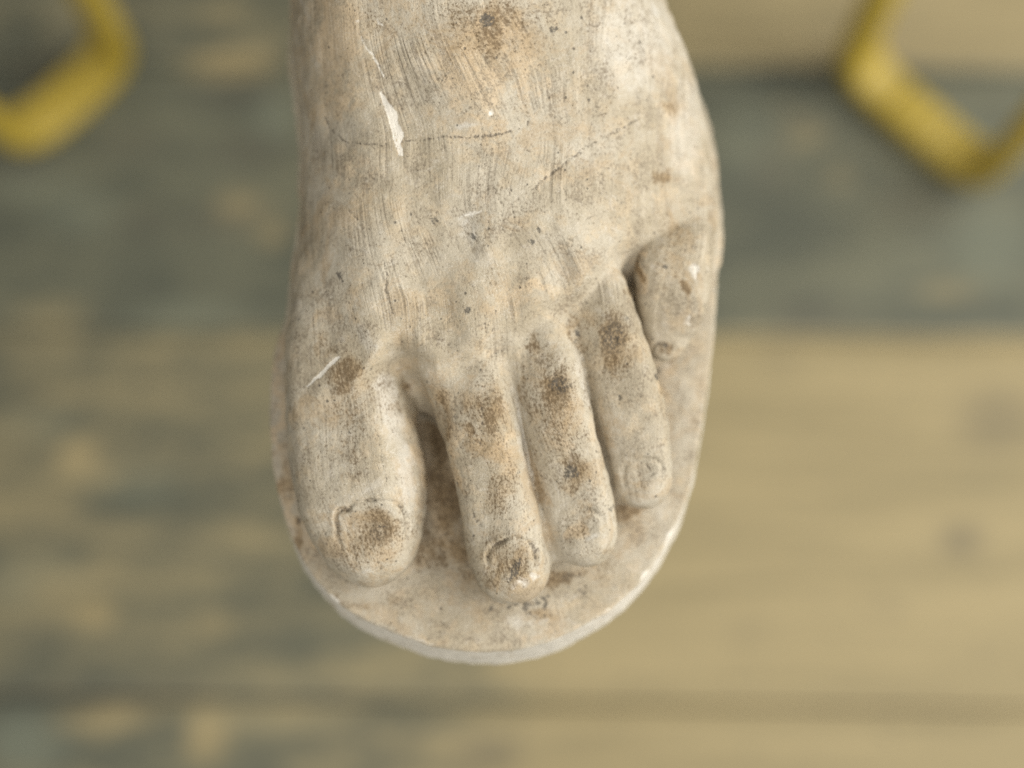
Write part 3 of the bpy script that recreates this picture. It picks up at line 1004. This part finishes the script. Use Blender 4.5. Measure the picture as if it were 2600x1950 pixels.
frame('bar_frame', (2160, 160), (2505, 455), 'yellow bent metal bar frame with short floor bar, right of the foot', (0, 0), (0, 0))
frame('bar_frame', (305, 135), (40, 365), 'yellow bent metal bar frame with rounded corner, left of the foot', (0, 0), (-40, 0))

# ------------------------------------------------------------------ stand under the plinth
stand = empty('display_stand', (-0.010, 0.045, FLOOR_Z * .001))
tag(stand, 'dark steel post with round foot plate under the plaster foot', 'stand')


def lathe(name, prof, mat, parent, seg=32):
    V, Fc = [], []
    for (r, z) in prof:
        for s in range(seg):
            a = 2 * math.pi * s / seg
            V.append((r * math.cos(a) * .001, r * math.sin(a) * .001, z * .001))
    for i in range(len(prof) - 1):
        for s in range(seg):
            s2 = (s + 1) % seg
            Fc.append((i * seg + s, i * seg + s2, (i + 1) * seg + s2, (i + 1) * seg + s))
    Fc.append(tuple(range(seg))[::-1])
    Fc.append(tuple((len(prof) - 1) * seg + s for s in range(seg)))
    me = bpy.data.meshes.new(name)
    me.from_pydata(V, [], Fc)
    me.materials.append(mat)
    o = bpy.data.objects.new(name, me)
    col.objects.link(o)
    o.parent = parent
    return o


TOPZ = -FLOOR_Z - PT
lathe('foot_plate', [(45, 0.5), (45, 5), (43, 7), (8, 7)], M_STEEL, stand)
lathe('post', [(8, 7), (8, TOPZ - 5)], M_STEEL, stand)
lathe('top_plate', [(8, TOPZ - 5), (28, TOPZ - 5), (28, TOPZ + .2)], M_STEEL, stand)

# ------------------------------------------------------------------ the plaster foot
root = empty('plaster_foot', (0, 0, 0))
tag(root, 'aged plaster cast of a bare left foot on a rounded slab', 'plaster foot')

V, Q = mesh_of(plinth, (-78, -98, -PT - 1.5), (78, 192, 3.0), 0.9)
V, Q = subdivide(V, Q)
V, G = project(plinth, V, 1)
N = vert_normals(V, Q)
u, v, A, fl = marks(V, N)
A['chip_and_rim_light'] = np.maximum(A['chip_and_rim_light'], sstep(.45, .05, N[:, 2]) * (.95 + .7 * vnoise(V[:, 0] / 5, V[:, 1] / 5, V[:, 2] / 3)))  # white slab sides, painted paler still to make up for weak light
A['line'] *= .5
A['streak'] *= .35
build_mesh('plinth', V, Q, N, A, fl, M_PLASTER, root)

V, Q = mesh_of(foot, (-68, -66, -3.0), (68, 176, 107.0), 0.72)
V, Q = subdivide(V, Q)
V, G = project(foot, V, 1)
V = V + G * lumps(V)[:, None]
u, v = PX(V)
vis = sstep(0.0, 0.4, G[:, 2])
jx, jy = 22 * vnoise(V[:, 0] / 3, V[:, 1] / 3, V[:, 2] / 3), 22 * vnoise(V[:, 0] / 3 + 7, V[:, 1] / 3, V[:, 2] / 3)
disp = np.zeros(len(V))
nail_r = np.full((len(NAILS), len(V)), 9.0)
groove = np.zeros(len(V))
for k, (cx, cy, rx, ry, ang) in enumerate(NAILS):
    c, s = math.cos(R(ang)), math.sin(R(ang))
    du, dv = u + jx - cx, v + jy - cy
    a_, b_ = (du * c + dv * s) / rx, (-du * s + dv * c) / ry
    q = (np.abs(a_) ** 2.4 + np.abs(b_) ** 2.4) ** (1 / 2.4)
    nail_r[k] = np.where(G[:, 2] > 0.05, q, 9)
    up = sstep(.75, -.2, b_)                       # no groove at the free edge
    wpx = 0.62 / (rx * 0.1)
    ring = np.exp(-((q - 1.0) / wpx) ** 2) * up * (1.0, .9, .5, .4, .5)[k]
    lump = np.exp(-((q - 1.0 - 2.4 * wpx) / (wpx * 1.6)) ** 2) * up
    var = .65 + .9 * np.clip(vnoise(V[:, 0] / 4 + k, V[:, 1] / 4, V[:, 2] / 4) + .5, 0, 1)
    disp += vis * (-.85 * ring * (.3 + 1.2 * sstep(-.2, .3, vnoise(V[:, 0] / 3, V[:, 1] / 3 + 3, V[:, 2] / 3))) + .16 * lump * var - .35 * (1 - sstep(.1, .95, q)))
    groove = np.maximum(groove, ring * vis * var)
N0 = G
_, _, A, fl = marks(V, N0)
disp += -.16 * A['chip_and_rim_light']
disp += -.14 * A['line']
disp += -.5 * A['brown'] * np.clip(vnoise(V[:, 0] / 1.1, V[:, 1] / 1.1, V[:, 2] / 1.1) + .1, 0, 1)
disp += -.35 * A['dark'] * sstep(-.1, .3, vnoise(V[:, 0] / .9, V[:, 1] / .9, V[:, 2] / .9))
# creases across the toe knuckles, rough worn nail of the second toe
rough = blobs(u, v, [(1310, 1460, 60, 50, 0, 1.0), (950, 1370, 50, 60, 0, .5), (1420, 990, 50, 50, 0, .5), (1225, 60, 120, 60, 0, .6)])
disp += rough * .7 * vnoise(V[:, 0] / 1.3, V[:, 1] / 1.3, V[:, 2] / 1.3) * vis
V = V + G * disp[:, None]
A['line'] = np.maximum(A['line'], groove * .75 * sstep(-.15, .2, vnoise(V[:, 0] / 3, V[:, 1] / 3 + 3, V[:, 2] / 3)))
N = vert_normals(V, Q)
face_id = np.full(len(Q), -1)
for k in range(len(NAILS)):
    face_id[(nail_r[k][Q] < 0.97).all(1)] = k


def take(sel):
    q = Q[sel]
    used, inv = np.unique(q, return_inverse=True)
    return used, inv.reshape(-1, 4)


used, q = take(face_id < 0)
body_o = build_mesh('foot', V[used], q, N[used], {k: a[used] for k, a in A.items()}, fl[used], M_PLASTER, root)
for k in range(len(NAILS)):
    if (face_id == k).sum() < 10:
        continue
    used, q = take(face_id == k)
    build_mesh('toenail', V[used], q, N[used], {kk: a[used] for kk, a in A.items()}, fl[used], M_PLASTER, body_o)
